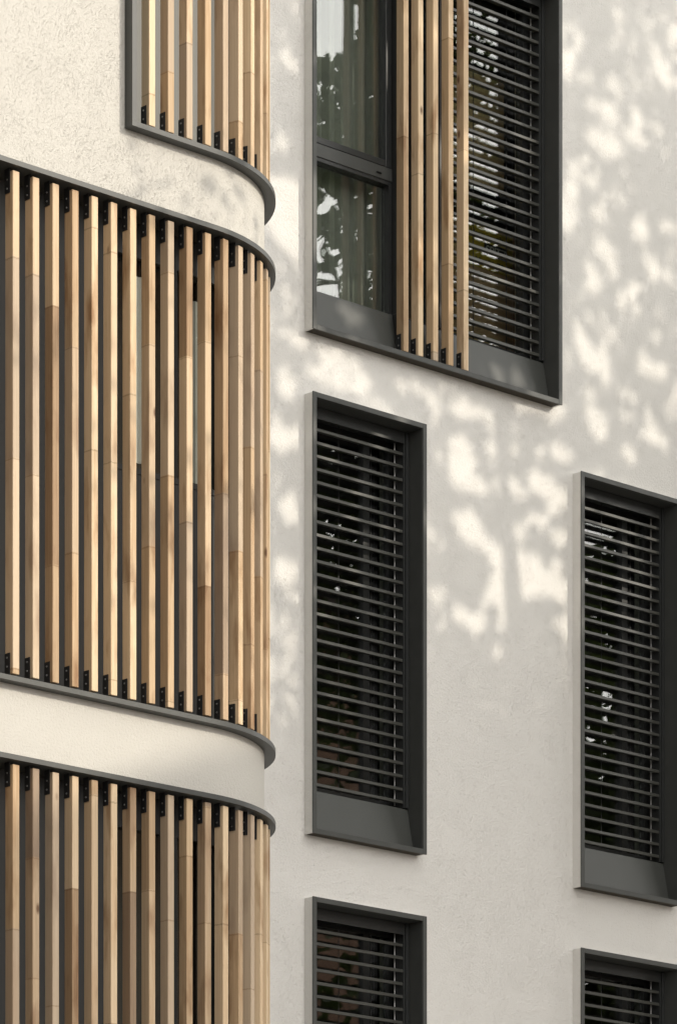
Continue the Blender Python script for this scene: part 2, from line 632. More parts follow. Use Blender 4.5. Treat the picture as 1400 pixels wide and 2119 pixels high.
def sweep(mb, off0, off1, z0, z1, u0, u1, m=0):
    us = u_samples(u0, u1)
    b = len(mb.v)
    for u in us:
        for off, z in ((off0, z0), (off1, z0), (off1, z1), (off0, z1)):
            x, y, _ = bay_pt(u, off)
            mb.v.append((x, y, h(z)))
    for i in range(len(us) - 1):
        for a in range(4):
            c = (a + 1) % 4
            mb.f.append([b + i * 4 + a, b + (i + 1) * 4 + a, b + (i + 1) * 4 + c, b + i * 4 + c])
            mb.m.append(m)
    mb.f.append([b, b + 1, b + 2, b + 3])
    e = b + (len(us) - 1) * 4
    mb.f.append([e + 3, e + 2, e + 1, e])
    mb.m += [m, m]
    return mb

OV = 0.060                                    # rims stand this far proud of the render
BANDS = [(7.828, 10.34), (4.922, 7.465), (2.020, 4.564)]   # rim bottom .. rim top of the three openings
U_F = 12.787 - CX                             # left edge of the upper opening
wb = MB()
sweep(wb, OV, 0.42, 7.4655, 7.8275, U_START, U_END)
sweep(wb, OV, 0.42, 7.8275, 12.4, U_START, U_F + 0.004)
sweep(wb, OV, 0.42, 10.3405, 12.4, U_F + 0.004, U_END)
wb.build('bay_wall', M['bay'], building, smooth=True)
wb = MB()
sweep(wb, OV, 0.42, 4.5645, 4.9215, U_START, U_END)
sweep(wb, OV, 0.42, -ZC, 2.0195, U_START, U_END)
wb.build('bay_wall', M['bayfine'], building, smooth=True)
# closing side of the bay outside the picture
MB().box(CX + U_START, CX + U_START + 0.3, YB + 0.43, YW, 0, h(12.398)).build('bay_side_wall', M['bay'], building)
MB().box(CX + U_START - 0.05, CX + R + 0.05, YB - 0.02, YW - 0.16, h(12.402), h(12.62)).build('bay_roof', M['metal'], building)

# ---- bay windows (behind the timber)
def bay_window(z0, z1, upper):
    win = bpy.data.objects.new('bay_window', None)
    COL.objects.link(win)
    win.parent = building
    win['label'] = 'window behind the %s timber screen of the bay' % ('upper' if upper else 'lower' if z0 < 3 else 'middle')
    za, zb = z0 + 0.026, z1 - 0.026
    if upper:
        p = MB()
        sweep(p, 0.155, 0.18, za, zb, U_F + 0.03, 0.42)
        p.build('cladding_panel', M['greypanel'], win)
        ul = 0.42
        sp = za + 0.9
        hd = zb
    else:
        ul = 12.80 - CX
        sp = z0 + 1.245
        hd = z0 + 2.345
        p = MB()
        sweep(p, 0.20, 0.23, za, zb, U_START + 0.3, ul)
        p.build('cladding_panel', M['panel'], win)
        p = MB()
        sweep(p, 0.20, 0.23, za, sp, ul + 0.003, U_END - 0.1)
        sweep(p, 0.195, 0.235, sp + 0.001, sp + 0.03, ul + 0.003, U_END - 0.1)
        p.build('parapet_panel', M['panel'], win)
        p = MB()
        sweep(p, 0.205, 0.23, hd, zb, ul + 0.003, U_END - 0.1)
        p.build('blind_box', M['pvc'], win)
    fr = MB()
    zs0 = sp + 0.032
    for a in ([ul + 0.004, -0.14] + [0.34, 0.66, 0.98] if not upper else [ul + 0.01, 0.62, 0.98]):
        sweep(fr, 0.20, 0.26, zs0, hd - 0.002, a, a + 0.055)
    fr.build('mullion', M['pvc'], win)
    g = MB()
    us = u_samples(ul + 0.03, U_END - 0.2)
    for u in us:
        for z in (zs0, hd - 0.002):
            x, y, _ = bay_pt(u, 0.2373)
            g.v.append((x, y, h(z)))
    for i in range(len(us) - 1):
        g.f.append([2 * i, 2 * i + 2, 2 * i + 3, 2 * i + 1])
        g.m.append(0)
    g.build('glass_pane', M['glass'], win)
    return win

bay_window(BANDS[0][0], BANDS[0][1], True)
bay_window(BANDS[1][0], BANDS[1][1], False)
bay_window(BANDS[2][0], BANDS[2][1], False)
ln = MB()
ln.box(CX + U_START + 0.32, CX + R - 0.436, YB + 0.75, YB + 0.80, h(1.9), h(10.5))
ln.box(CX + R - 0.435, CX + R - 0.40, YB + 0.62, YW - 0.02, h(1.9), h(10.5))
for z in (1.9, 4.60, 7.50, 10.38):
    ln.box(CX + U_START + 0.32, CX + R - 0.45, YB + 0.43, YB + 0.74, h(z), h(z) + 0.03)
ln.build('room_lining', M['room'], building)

# ---- facade windows
def surround(win, q):
    x0, x1, z0, z1 = q
    f = MB()
    T, D = 0.030, 0.30
    # thin face plate over a narrower lining, with the render turned out behind the plate
    E = 0.009
    f.box(x0, x0 + T, YF, YF + E, h(z0), h(z1))
    f.box(x1 - T, x1, YF, YF + E, h(z0), h(z1))
    f.box(x0 + T, x1 - T, YF + 0.0004, YF + E, h(z1) - T, h(z1) - 0.0005)
    f.box(x0 + T, x1 - T, YF + 0.0004, YF + E, h(z0) + 0.0005, h(z0) + T)
    I = 0.016
    f.box(x0 + I, x0 + T, YF + E + 0.0003, YF + D, h(z0) + I, h(z1) - I)
    f.box(x1 - T, x1 - I, YF + E + 0.0003, YF + D, h(z0) + I, h(z1) - I)
    f.box(x0 + T, x1 - T, YF + E + 0.0003, YF + D, h(z1) - T, h(z1) - I - 0.0005)
    f.box(x0 + T, x1 - T, YF + E + 0.0003, YF + D, h(z0) + I + 0.0005, h(z0) + T)
    c = MB()
    g_, ya, yb = 0.0025, YF + E + 0.0015, YW + 0.004
    c.box(x0 + g_, x0 + I - 0.001, ya, yb, h(z0) + g_, h(z1) - g_)
    c.box(x1 - I + 0.001, x1 - g_, ya, yb, h(z0) + g_, h(z1) - g_)
    c.box(x0 + I, x1 - I, ya + 0.0004, yb, h(z1) - I + 0.001, h(z1) - g_ - 0.0004)
    c.build('render_return', M['wall'], win)
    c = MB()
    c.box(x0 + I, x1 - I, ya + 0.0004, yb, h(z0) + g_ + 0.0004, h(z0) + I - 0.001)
    c.build('shaded_soffit', M['soffit'], win)  # underside coloured dark to carry its shade
    return f.build('surround', M['metal'], win, bevel=0.0012)

def sill(win, xa, xb, z0):
    s = MB()
    s.prism([(YF + 0.082, h(z0) + 0.0305), (YF + 0.133, h(z0) + 0.283), (YF + 0.24, h(z0) + 0.288), (YF + 0.24, h(z0) + 0.031)], xa, xb)
    return s.build('sill_panel', M['sill'], win, bevel=0.002)

def rails(win, xa, xb, z0, z1, name='guide_rail'):
    s = MB()
    s.box(xa, xb, YF + 0.128, YF + 0.20, z0, z1)
    s.box(xa + 0.012, xb - 0.006, YF + 0.118, YF + 0.127, z0, z1)
    return s.build(name, M['pvc'], win)

def pane(win, xa, xb, za, zb, y, mname='glass'):
    g = MB()
    g.box(xa, xb, y, y + 0.008, za, zb)
    return g.build('glass_pane', M[mname], win)

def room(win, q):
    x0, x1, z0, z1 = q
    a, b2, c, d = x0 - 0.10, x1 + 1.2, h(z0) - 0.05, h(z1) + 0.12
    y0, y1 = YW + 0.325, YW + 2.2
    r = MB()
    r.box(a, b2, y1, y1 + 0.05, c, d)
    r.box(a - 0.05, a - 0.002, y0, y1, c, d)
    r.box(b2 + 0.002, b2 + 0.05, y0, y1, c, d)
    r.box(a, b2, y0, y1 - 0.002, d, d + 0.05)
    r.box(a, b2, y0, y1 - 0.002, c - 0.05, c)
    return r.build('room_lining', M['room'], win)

def narrow_window(q, label):
    x0, x1, z0, z1 = q
    win = bpy.data.objects.new('narrow_window', None)
    COL.objects.link(win)
    win.parent = building
    win.location = Vector((x0, YF, h(z0))) - building.location
    win['label'] = label
    surround(win, q)
    sill(win, x0 + 0.0305, x1 - 0.0305, z0)
    rails(win, x1 - 0.071, x1 - 0.032, h(z0) + 0.288, h(z1) - 0.032)
    rails(win, x0 + 0.032, x0 + 0.071, h(z0) + 0.288, h(z1) - 0.032)
    # casement
    c = MB()
    ya, yb = YF + 0.255, YF + 0.2985
    zb_, zt = h(z0) + 0.29, h(z1) - 0.032
    xm = x0 + 0.63
    c.box(x0 + 0.031, x0 + 0.075, ya, yb, zb_, zt)
    c.box(xm, xm + 0.05, ya + 0.001, yb, zb_ + 0.05, zt - 0.07)
    c.box(x1 - 0.075, x1 - 0.031, ya, yb, zb_, zt)
    c.box(x0 + 0.076, x1 - 0.076, ya, yb, zt - 0.07, zt)
    c.box(x0 + 0.076, x1 - 0.076, ya, yb, zb_, zb_ + 0.05)
    c.build('casement', M['pvc'], win)
    pane(win, x0 + 0.077, x1 - 0.077, zb_ + 0.051, zt - 0.071, YF + 0.275)
    room(win, q)
    return win

narrow_window(W_N1, 'narrow window with a dark surround below the wide window')
narrow_window(W_N2, 'narrow window cut by the bottom of the picture beside the bay')
narrow_window(W_R1, 'narrow window at the right edge of the picture')
narrow_window(W_R2, 'narrow window in the lower right corner of the picture')

def wide_window(q):
    x0, x1, z0, z1 = q
    win = bpy.data.objects.new('wide_window', None)
    COL.objects.link(win)
    win.parent = building
    win.location = Vector((x0, YF, h(z0))) - building.location
    win['label'] = 'wide window with timber slats across its middle'
    surround(win, q)
    sill(win, x0 + 0.0305, 16.226, z0)
    sill(win, 16.300, x1 - 0.0305, z0)
    ya, yb = YF + 0.235, YF + 0.2985
    zb_, zt = h(z0) + 0.29, h(z1) - 0.032
    # cheek between the two sills, slim post beside the sash
    p = MB()
    p.box(16.228, 16.298, YF + 0.075, YF + 0.24, h(z0) + 0.031, h(z0) + 0.286)
    p.build('sill_cheek', M['pvc'], win, bevel=0.002)
    p = MB()
    p.box(16.318, 16.344, YF + 0.17, YF + 0.2985, zb_, zt)
    p.build('post', M['pvc'], win, bevel=0.002)
    # upper sash, fixed lower light
    t = 9.03 + ZC
    c = MB()
    c.box(x0 + 0.031, x0 + 0.065, ya, yb, t + 0.004, zt)
    c.box(16.270, 16.316, ya, yb, t + 0.004, zt)
    c.box(x0 + 0.066, 16.269, ya, yb, zt - 0.06, zt)
    c.box(x0 + 0.066, 16.269, ya, yb, t + 0.004, t + 0.044)
    c.build('sash', M['pvc'], win, bevel=0.003)
    c = MB()
    c.box(x0 + 0.031, 16.316, ya - 0.006, yb, t - 0.078, t)
    c.build('transom', M['metal'], win, bevel=0.003)
    c = MB()
    c.box(16.185, 16.225, ya - 0.012, ya - 0.007, t - 0.052, t - 0.044)
    c.box(16.19, 16.22, ya - 0.017, ya - 0.0125, t - 0.050, t - 0.046)
    c.build('handle', M['black'], win)
    c = MB()
    c.box(x0 + 0.031, x0 + 0.055, ya, yb, zb_, t - 0.079)
    c.box(16.292, 16.316, ya, yb, zb_, t - 0.079)
    c.box(x0 + 0.056, 16.291, ya, yb, t - 0.10, t - 0.079)
    c.build('lower_frame', M['pvc'], win)
    pane(win, x0 + 0.067, 16.268, t + 0.045, zt - 0.061, ya + 0.03)
    pane(win, x0 + 0.057, 16.290, zb_, t - 0.101, ya + 0.034)
    # middle and right lights
    c = MB()
    c.box(16.3455, 16.375, ya, yb, zb_, zt)
    c.box(16.62, 16.68, ya, yb, zb_, zt)
    c.box(17.42, 17.492, ya, yb, zb_, zt)
    c.box(16.376, 16.619, ya, yb, zt - 0.06, zt)
    c.box(16.681, 17.419, ya, yb, zt - 0.06, zt)
    c.box(16.376, 16.619, ya, yb, zb_, zb_ + 0.05)
    c.box(16.681, 17.419, ya, yb, zb_, zb_ + 0.05)
    c.build('casement', M['pvc'], win)
    pane(win, 16.376, 16.619, zb_ + 0.051, zt - 0.061, ya + 0.03)
    pane(win, 16.681, 17.419, zb_ + 0.051, zt - 0.061, ya + 0.03)
    rails(win, 17.452, 17.492, zb_, zt)
    rails(win, 16.585, 16.622, zb_, zt)
    room(win, q)
    return win

wide_window(W_WIDE)

# ------------------------------------------------------------------ venetian blinds
def louver_mesh(x0, x1):
    m = MB()
    # front lip with rounded top, thin body falling back
    m.prism([(0.000, 0.004), (0.000, 0.020), (0.003, 0.0225), (0.012, 0.023), (0.050, 0.020), (0.050, 0.017), (0.012, 0.007), (0.005, 0.002)], x0, x1)
    return m

def venetian_blind(xa, xb, z_first, z_last, nl, z_head, label):
    b = thing('venetian_blind', label, 'blind', (xa, YF + 0.118, h(z_last) - 0.02), 'outdoor blinds in the facade windows')
    y = YF + 0.128
    pitch = (z_first - z_last) / (nl - 1)
    first = None
    for i in range(nl):
        z = h(z_last) + i * pitch - 0.012
        if first is None:
            first = louver_mesh(0, xb - xa).build('louver', M['louv'], None, origin=(0, 0, 0))
            first.parent = b
            o = first
        else:
            o = dup(first, b)
        o.location = Vector((xa, y + rnd.uniform(-0.0015, 0.0015), z)) - b.location
        o.rotation_euler = (rnd.uniform(-0.05, 0.05) - 0.06, 0, 0)
    hb = MB()
    hb.box(xa, xb, y - 0.006, y + 0.075, h(z_first) + 0.075, z_head)
    hb.box(xa, xb, y - 0.012, y - 0.0065, h(z_first) + 0.06, h(z_first) + 0.10)
    hb.build('head_box', M['pvc'], b)
    for x in (xb - 0.014, xa + 0.014):
        c = MB()
        c.tube((x, y + 0.058, h(z_last) - 0.015), (x, y + 0.058, h(z_first) + 0.074), 0.0035, 0.0035, 6)
        c.build('guide_cable', M['cable'], b)
    for x in (xa + (xb - xa) * 0.38, xa + (xb - xa) * 0.72):
        c = MB()
        c.box(x, x + 0.006, y + 0.0525, y + 0.0535, h(z_last) - 0.01, h(z_first) + 0.074)
        c.build('ladder_tape', M['black'], b)
    return b

NL = 28
venetian_blind(W_N1[0] + 0.073, W_N1[1] - 0.074, 7.314, 5.255, NL, h(W_N1[3]) - 0.033, 'dark venetian blind in the whole narrow window below the wide one')
venetian_blind(W_N2[0] + 0.073, W_N2[1] - 0.074, 7.314 - 2.906, 5.255 - 2.906, NL, h(W_N2[3]) - 0.033, 'dark venetian blind in the narrow window at the bottom beside the bay')
venetian_blind(W_R1[0] + 0.073, W_R1[1] - 0.074, 7.306, 5.245, NL, h(W_R1[3]) - 0.033, 'dark venetian blind with sun patches in the narrow window at the right edge')
venetian_blind(W_R2[0] + 0.073, W_R2[1] - 0.074, 7.306 - 2.916, 5.245 - 2.916, NL, h(W_R2[3]) - 0.033, 'dark venetian blind in the window in the bottom right corner')
venetian_blind(16.624, 17.450, 7.314 + 2.904, 8.157, NL, h(W_WIDE[3]) - 0.033, 'dark venetian blind in the right half of the wide window, beside the timber slats')

# ------------------------------------------------------------------ timber slats with steel brackets
SW, SD = 0.041, 0.062         # width and depth of a slat

def slat_proto(length, br_top, br_bot, parent):
    """x: across the front, y: depth behind the front, z: up; origin at the front centre of the foot"""
    m = MB().box(-SW / 2, SW / 2, 0, SD, 0, length)
    s = m.build('slat', M['wood'], None, bevel=0.0022, origin=(0, 0, 0))
    s.parent = parent
    for top, on in ((False, br_bot), (True, br_top)):
        if not on:
            continue
        b = MB()
        za, zb = (length - 0.105, length + 0.03) if top else (-0.03, 0.105)
        ya, yb = 0.020, 0.060
        xa = -SW / 2
        b.box(xa - 0.0045, xa - 0.0005, ya, yb, za, zb)
        fz = (zb - 0.004, zb) if top else (za, za + 0.004)
        b.box(xa - 0.038, xa - 0.005, ya, yb, *fz)
        for zz in ((za + 0.022, za + 0.066) if top else (zb - 0.022, zb - 0.066)):
            b.tube((xa - 0.0075, 0.040, zz), (xa - 0.0044, 0.040, zz), 0.0042, 0.0052, 8, 1)
        o = b.build('bracket', [M['black'], M['screw']], None, origin=(0, 0, 0))
        o.parent = s
    return s

PITCH = 0.1235
SL_OFF = 0.030                # slat fronts sit this far behind the rim face

def bay_screen(z0, z1, u_left, label, side_frame, first_k, lastk=17, below=True):
    t = thing('timber_screen', label, 'timber screen', (CX, YB, h(z0)), 'timber screens wrapped round the bay')
    for nm, a, b in (('bottom_rim', z0, z0 + 0.025), ('top_rim', z1 - 0.025, z1)):
        m = MB()
        sweep(m, 0.0, 0.30, a, b, u_left, U_END - 0.02)
        m.build(nm, M['metal'], t, smooth=True)
    if side_frame:
        m = MB()
        sweep(m, 0.0, 0.15, z0 + 0.0255, z1 - 0.0255, u_left, u_left + 0.030)
        m.build('side_frame', M['metal'], t)
    length = (z1 - z0) - 0.025 * 2 - 0.034
    proto = None
    u0 = 12.057 + SW / 2 - CX
    for k_ in range(first_k, lastk):
        u = u0 + PITCH * k_
        uu = u if u <= 0 else u * R / (R - SL_OFF)
        if uu > R * math.pi / 2 + 0.2:
            break
        x, y, a = bay_pt(uu, SL_OFF)
        if proto is None:
            proto = slat_proto(length, True, True, t)
            o = proto
        else:
            o = dup(proto, t)
        o.location = Vector((x, y, h(z0) + 0.025 + 0.019)) - t.location
        o.rotation_euler = (0, 0, a + rnd.uniform(-0.012, 0.012))
    return t

bay_screen(BANDS[0][0], BANDS[0][1], U_F, 'upper timber screen of the bay, starting at a metal side post', True, 7)
bay_screen(BANDS[1][0], BANDS[1][1], U_START + 0.02, 'middle timber screen of the bay, full height in sunlight between two pale bands', False, -7)
bay_screen(BANDS[2][0], BANDS[2][1], U_START + 0.02, 'lowest timber screen of the bay, in shade and running out at the bottom', False, -7)

# five slats standing on the wide window's surround
t = thing('slat_shutter', 'group of five upright timber slats fixed across the middle of the wide window', 'timber shutter', (16.2, YF, h(7.867)))
proto = None
for i, xc in enumerate((16.2155, 16.3345, 16.457, 16.582, 16.708)):
    if proto is None:
        proto = slat_proto(2.48, True, True, t)
        o = proto
    else:
        o = dup(proto, t)
    o.location = Vector((xc, YF + 0.004, h(7.870) + (0.0 if i else 0.0))) - t.location
    o.rotation_euler = (0, 0, rnd.uniform(-0.01, 0.01))

# ------------------------------------------------------------------ things inside the windows
def curtain(name, label, xa, xb, y, z0, z1, amp, period, m, group=None, bay=None):
    c = MB()
    n_ = int((xb - xa) / 0.012)
    ph = rnd.uniform(0, 6)
    for i in range(n_ + 1):
        u = xa + (xb - xa) * i / n_
        d = amp * (math.sin(u * 6.283 / period + ph) + 0.5 * math.sin(u * 6.283 / period * 2.3 + 1.7 * ph))
        for z in (z0, z1):
            if bay:
                x, yy, _ = bay_pt(u, y + d)
            else:
                x, yy = u, y + d
            c.v.append((x, yy, z))
        for z in (z0, z1):
            if bay:
                x, yy, _ = bay_pt(u, y + d + 0.003)
            else:
                x, yy = u, y + d + 0.003
            c.v.append((x, yy, z))
    for i in range(n_):
        a, b = 4 * i, 4 * i + 4
        c.f += [[a, b, b + 1, a + 1], [a + 2, a + 3, b + 3, b + 2], [a, a + 2, b + 2, b], [a + 1, b + 1, b + 3, a + 3]]
        c.m += [0] * 4
    o = c.build(name, M[m], None, smooth=True, origin=(xa if not bay else CX, y if not bay else YB, z0))
    return tag(o, label, 'curtain', group)

curtain('curtain', 'grey curtain in folds behind the clear left pane of the wide window', 15.72, 16.62, YF + 0.40, h(7.9), h(10.36), 0.020, 0.12, 'curtg')
curtain('curtain', 'narrow white curtain behind the slats of the middle timber screen', 12.95 - CX, 13.08 - CX, 0.265, h(6.25), h(7.2), 0.006, 0.05, 'curtw', bay=True)
curtain('curtain', 'grey curtain near the rounded corner behind the middle timber screen', 0.20, 0.42, 0.33, h(6.25), h(7.2), 0.012, 0.10, 'curtg', bay=True)

# cardboard box with a printed label, standing inside behind the blind of the wide window
def text_mesh(name, s, x, z, y, size, m, parent, depth=0.0006):
    cu = bpy.data.curves.new(name, 'FONT')
    cu.body = s
    cu.size = size
    cu.extrude = depth
    o = bpy.data.objects.new(name, cu)
    COL.objects.link(o)
    o.rotation_euler = (math.radians(90), 0, 0)
    dg = bpy.context.evaluated_depsgraph_get()
    me = bpy.data.meshes.new_from_object(o.evaluated_get(dg))
    COL.objects.unlink(o)
    bpy.data.objects.remove(o)
    me.materials.clear()
    me.materials.append(M[m])
    r = bpy.data.objects.new(name, me)
    COL.objects.link(r)
    r.parent = parent
    r.rotation_euler = (math.radians(90), 0, 0)
    r.location = Vector((x, y, z)) - parent.location
    return r

bx = thing('cardboard_box', 'brown cardboard box with a yellow printed label, standing inside behind the blind', 'box', (17.3, YF + 0.55, h(7.95)))
m = MB()
m.box(16.98, 17.655, YF + 0.50, YF + 0.85, h(7.95), h(9.045))
m.build('carton', M['board'], bx, bevel=0.004)
m = MB()
m.box(17.20, 17.598, YF + 0.4985, YF + 0.4995, h(8.755), h(9.005))
m.build('label', M['yellow'], bx)
m = MB()
m.box(17.345, 17.545, YF + 0.4972, YF + 0.4983, h(8.845), h(8.92))
m.build('label_panel', M['ink'], bx)
text_mesh('lettering', 'Hausverwaltung', 17.225, h(8.945), YF + 0.4965, 0.056, 'ink', bx)
text_mesh('lettering', 'SPITZ', 17.357, h(8.857), YF + 0.4955, 0.072, 'white', bx)
text_mesh('lettering', '03 451 76 90', 17.262, h(8.775), YF + 0.4965, 0.062, 'ink', bx)
pl = MB()
pl.box(17.02, 17.62, YF + 0.60, YF + 0.63, h(9.30), h(10.0))
tag(pl.build('plywood_panel', M['plyw'], None, bevel=0.002, origin=(17.2, YF + 0.6, h(9.30))), 'tan plywood panel inside, seen between the blind slats above the box', 'panel')

# ------------------------------------------------------------------ the house across the street (its gable shades the lower storeys)
house = thing('brick_house', 'pale brown brick gabled house across the street, mirrored in the window panes', 'house', (29.0, -6.0, 0.0))
gx0, gx1, gpx = 22.0, 42.0, 31.2
ge0, gep, ge1 = 13.9, 17.8, 12.4
m = MB()
prof = [(gx0, 0), (gx1, 0), (gx1, h(ge1)), (gpx, h(gep)), (gx0, h(ge0))]
b0 = len(m.v)
for y in (-6.0, -16.0):
    m.v += [(x, y, z) for x, z in prof]
for i in range(5):
    j = (i + 1) % 5
    m.f.append([i, j, 5 + j, 5 + i])
    m.m.append(0)
m.f += [[4, 3, 2, 1, 0], [5, 6, 7, 8, 9]]
m.m += [0, 0]
m.build('wall', M['brick'], house)
m = MB()
for (xa, za, xb, zb) in ((gx0 - 0.3, h(ge0) - 0.1, gpx, h(gep)), (gpx, h(gep), gx1 + 0.3, h(ge1) - 0.28)):
    b0 = len(m.v)
    for y in (-5.75, -16.25):
        m.v += [(xa, y, za + 0.02), (xb, y, zb + 0.02), (xb, y, zb + 0.24), (xa, y, za + 0.24)]
    for q in ((0, 1, 2, 3), (7, 6, 5, 4), (0, 4, 5, 1), (1, 5, 6, 2), (2, 6, 7, 3), (3, 7, 4, 0)):
        m.f.append([b0 + i for i in q])
        m.m.append(0)
m.build('roof', M['tile'], house)
for zz in (-0.9, 2.2, 5.3, 8.4, 11.5):
    for xx in (23.2, 26.2, 29.2, 32.2, 35.2, 38.2):
        top = h(zz) + 1.7
        lim = h(ge0) + (gep - ge0) * (xx - gx0) / (gpx - gx0) if xx < gpx else h(gep) + (ge1 - gep) * (xx + 1.2 - gpx) / (gx1 - gpx)
        if top > lim - 0.4:
            continue
        f = MB()
        f.box(xx, xx + 1.2, -5.998, -5.94, h(zz), h(zz) + 0.08)
        f.box(xx, xx + 1.2, -5.998, -5.94, top - 0.08, top)
        f.box(xx, xx + 0.08, -5.998, -5.94, h(zz) + 0.081, top - 0.081)
        f.box(xx + 1.12, xx + 1.2, -5.998, -5.94, h(zz) + 0.081, top - 0.081)
        f.box(xx + 0.57, xx + 0.63, -5.998, -5.95, h(zz) + 0.081, top - 0.081)
        wn = f.build('window', M['frame'], house)
        MB().box(xx + 0.081, xx + 1.119, -5.997, -5.985, h(zz) + 0.081, top - 0.081).build('pane', M['pvc'], wn)

# ------------------------------------------------------------------ unseen house added left of the bay to darken the slat sides
nb = thing('side_shade_house', 'unseen dark brown brick house added left of the bay to darken the slat sides', 'house', (-4.0, 14.0, 0.0))
m = MB()
m.box(-12.0, 5.4, 9.6, 24.0, 0, 20.5)
m.build('wall', M['dbrick'], nb)
m = MB()
m.prism([(9.3, 20.503), (24.3, 20.503), (16.8, 24.5)], -12.3, 5.7)
m.build('roof', M['tile'], nb)
for zz in (1.0, 4.1, 7.2, 10.3, 13.4, 16.5):
    for yy in (10.6, 12.7, 14.8):
        f = MB()
        f.box(5.402, 5.45, yy, yy + 1.1, zz, zz + 0.08)
        f.box(5.402, 5.45, yy, yy + 1.1, zz + 1.6, zz + 1.68)
        f.box(5.402, 5.45, yy, yy + 0.08, zz + 0.081, zz + 1.599)
        f.box(5.402, 5.45, yy + 1.02, yy + 1.1, zz + 0.081, zz + 1.599)
        wn = f.build('window', M['frame'], nb)
        MB().box(5.402, 5.42, yy + 0.081, yy + 1.019, zz + 0.081, zz + 1.599).build('pane', M['pvc'], wn)

# ------------------------------------------------------------------ street trees: crown gaps let the sun through in patches
GAPS = [  # patches of sun on the facade, in photo pixels (x, y, half width, half height)
 (1195,70,24,36),(1177,118,18,24),(1330,35,12,16),(1195,160,22,13),(1218,163,16,16),(1270,160,12,12),(1303,143,10,12),(1280,193,9,11),
 (1312,222,9,9),(1325,242,14,10),(1250,235,18,9),(1240,300,18,32),(1268,305,20,24),(1205,325,11,17),(1370,145,11,19),(1360,270,10,14),
 (1275,395,15,13),(1175,400,18,16),(1180,450,22,26),(1245,440,16,14),(1322,475,22,26),(1382,470,16,20),(1220,375,14,10),(1310,90,8,10),
 (1235,745,46,40),(1240,880,30,36),(1252,520,36,20),(1228,572,20,40),(1350,760,42,22),(1350,560,20,30),(1290,612,20,15),(1270,690,16,14),
 (1352,700,16,12),(1302,820,20,13),(1352,905,28,16),(1385,850,18,22),(1300,940,18,14),(1195,690,14,20),(1320,640,10,8),
 (945,950,42,58),(985,1005,26,18),(895,870,15,9),(940,845,16,18),(985,850,26,14),(1015,862,20,16),(1010,925,17,17),(1060,1010,20,20),
 (1115,1000,25,27),(1155,1030,36,26),(1160,940,27,20),(1110,925,12,12),(965,1095,30,24),(1000,1120,22,24),(1070,1100,16,26),(1110,1080,20,14),
 (1165,1120,12,16),(1035,1160,26,32),(1085,1160,42,20),(1080,1205,54,32),(1150,1212,38,38),(1025,1235,26,20),(910,1240,32,24),(945,1272,26,20),
 (982,1288,26,20),(1045,1275,16,34),(912,1295,12,22),(1160,1287,22,14),(1172,1308,14,14),(1035,1345,18,12),(920,1130,16,12),
 (700,742,54,30),(752,782,24,20),(830,792,22,15),(862,802,20,15),(892,812,16,15),(922,800,18,12),(902,842,22,14),(962,850,16,13),
 (665,775,32,22),(725,800,40,14),(780,840,30,12),(1030,800,40,14),(1090,835,30,14),(1150,850,26,16),
 (600,130,22,26),(584,285,20,34),(600,450,64,110),(592,800,22,44),(622,905,18,30),(580,905,25,34),(600,1060,22,30),(590,1180,24,30),(625,1240,14,20),(612,700,12,20),
 (690,500,60,40),(740,640,40,30),(1050,770,60,24),(1100,300,30,40),(1060,560,40,30),(720,330,26,18),(740,160,24,40),(700,60,20,20),(850,550,26,60),(930,300,22,70),(900,640,40,40),(860,100,20,60),
 (1290,1080,50,36),(1250,1190,36,22),(1330,1190,40,26),(1230,1040,20,16),(1370,1120,20,16),(1300,1260,40,20),
 (700,930,26,20),(770,1000,24,18),(690,1100,24,16),(800,900,18,16),(750,1190,26,18),(820,1080,16,14),(690,1260,20,14),
]
FPX, FF, FH = 700.0, 8300.0, 3500.0
def facade_point(px, py):
    rx = CA * FF + SA * (px - FPX)
    ry = SA * FF - CA * (px - FPX)
    tt = YW / ry
    return rx * tt, (FH - py) * tt
gaps = []
for (gx, gy, ga, gb) in GAPS:
    u, v = facade_point(gx, gy)
    u2, _ = facade_point(gx + ga, gy)
    v2 = facade_point(gx, gy - gb)[1]
    if u2 - u > 0.075:
        gaps.append((u, v, (u2 - u) * (0.90 if gy > 800 else 0.72), (v2 - v) * (0.90 if gy > 800 else 0.72)))
    for _ in range(5):
        ra, rb = (u2 - u), (v2 - v)
        q = rnd.uniform(0.28, 0.48) if gy < 800 else rnd.uniform(0.34, 0.58)
        gaps.append((u + rnd.uniform(-0.45, 0.45) * ra, v + rnd.uniform(-0.45, 0.45) * rb, ra * q, rb * q * rnd.uniform(0.8, 1.2)))

gr_ = random.Random(77)
for _ in range(60):
    u, v = gr_.uniform(15.9, 18.8), gr_.uniform(6.75, 10.4)
    q = gr_.uniform(0.02, 0.05)
    gaps.append((u, v, q * gr_.uniform(0.7, 1.3), q * gr_.uniform(0.8, 1.6)))
HOLES = [((15.863, 17.359, 9.803), (0.914, -1, 0.565), 0.26), ((15.813, 17.359, 8.70), (0.911, -1, 0.501), 0.09),
         ((15.79, 17.359, 8.424), (0.909, -1, 0.485), 0.10), ((15.88, 17.359, 8.263), (0.915, -1, 0.476), 0.13)]  # leafless channels shaped so bright sky mirrors in the wide window

def in_hole(p):
    for (a, d, rr) in HOLES:
        a = Vector((a[0], a[1], h(a[2])))
        d = Vector(d).normalized()
        q = p - a
        if (q - d * q.dot(d)).length < rr:
            return True
    return False

def in_gap(u, v, grow):
    for (a, b, ra, rb) in gaps:
        if abs(u - a) < ra + grow and abs(v - b) < rb + grow:
            if ((u - a) / (ra + grow)) ** 2 + ((v - b) / (rb + grow)) ** 2 < 1:
                return True
    return False

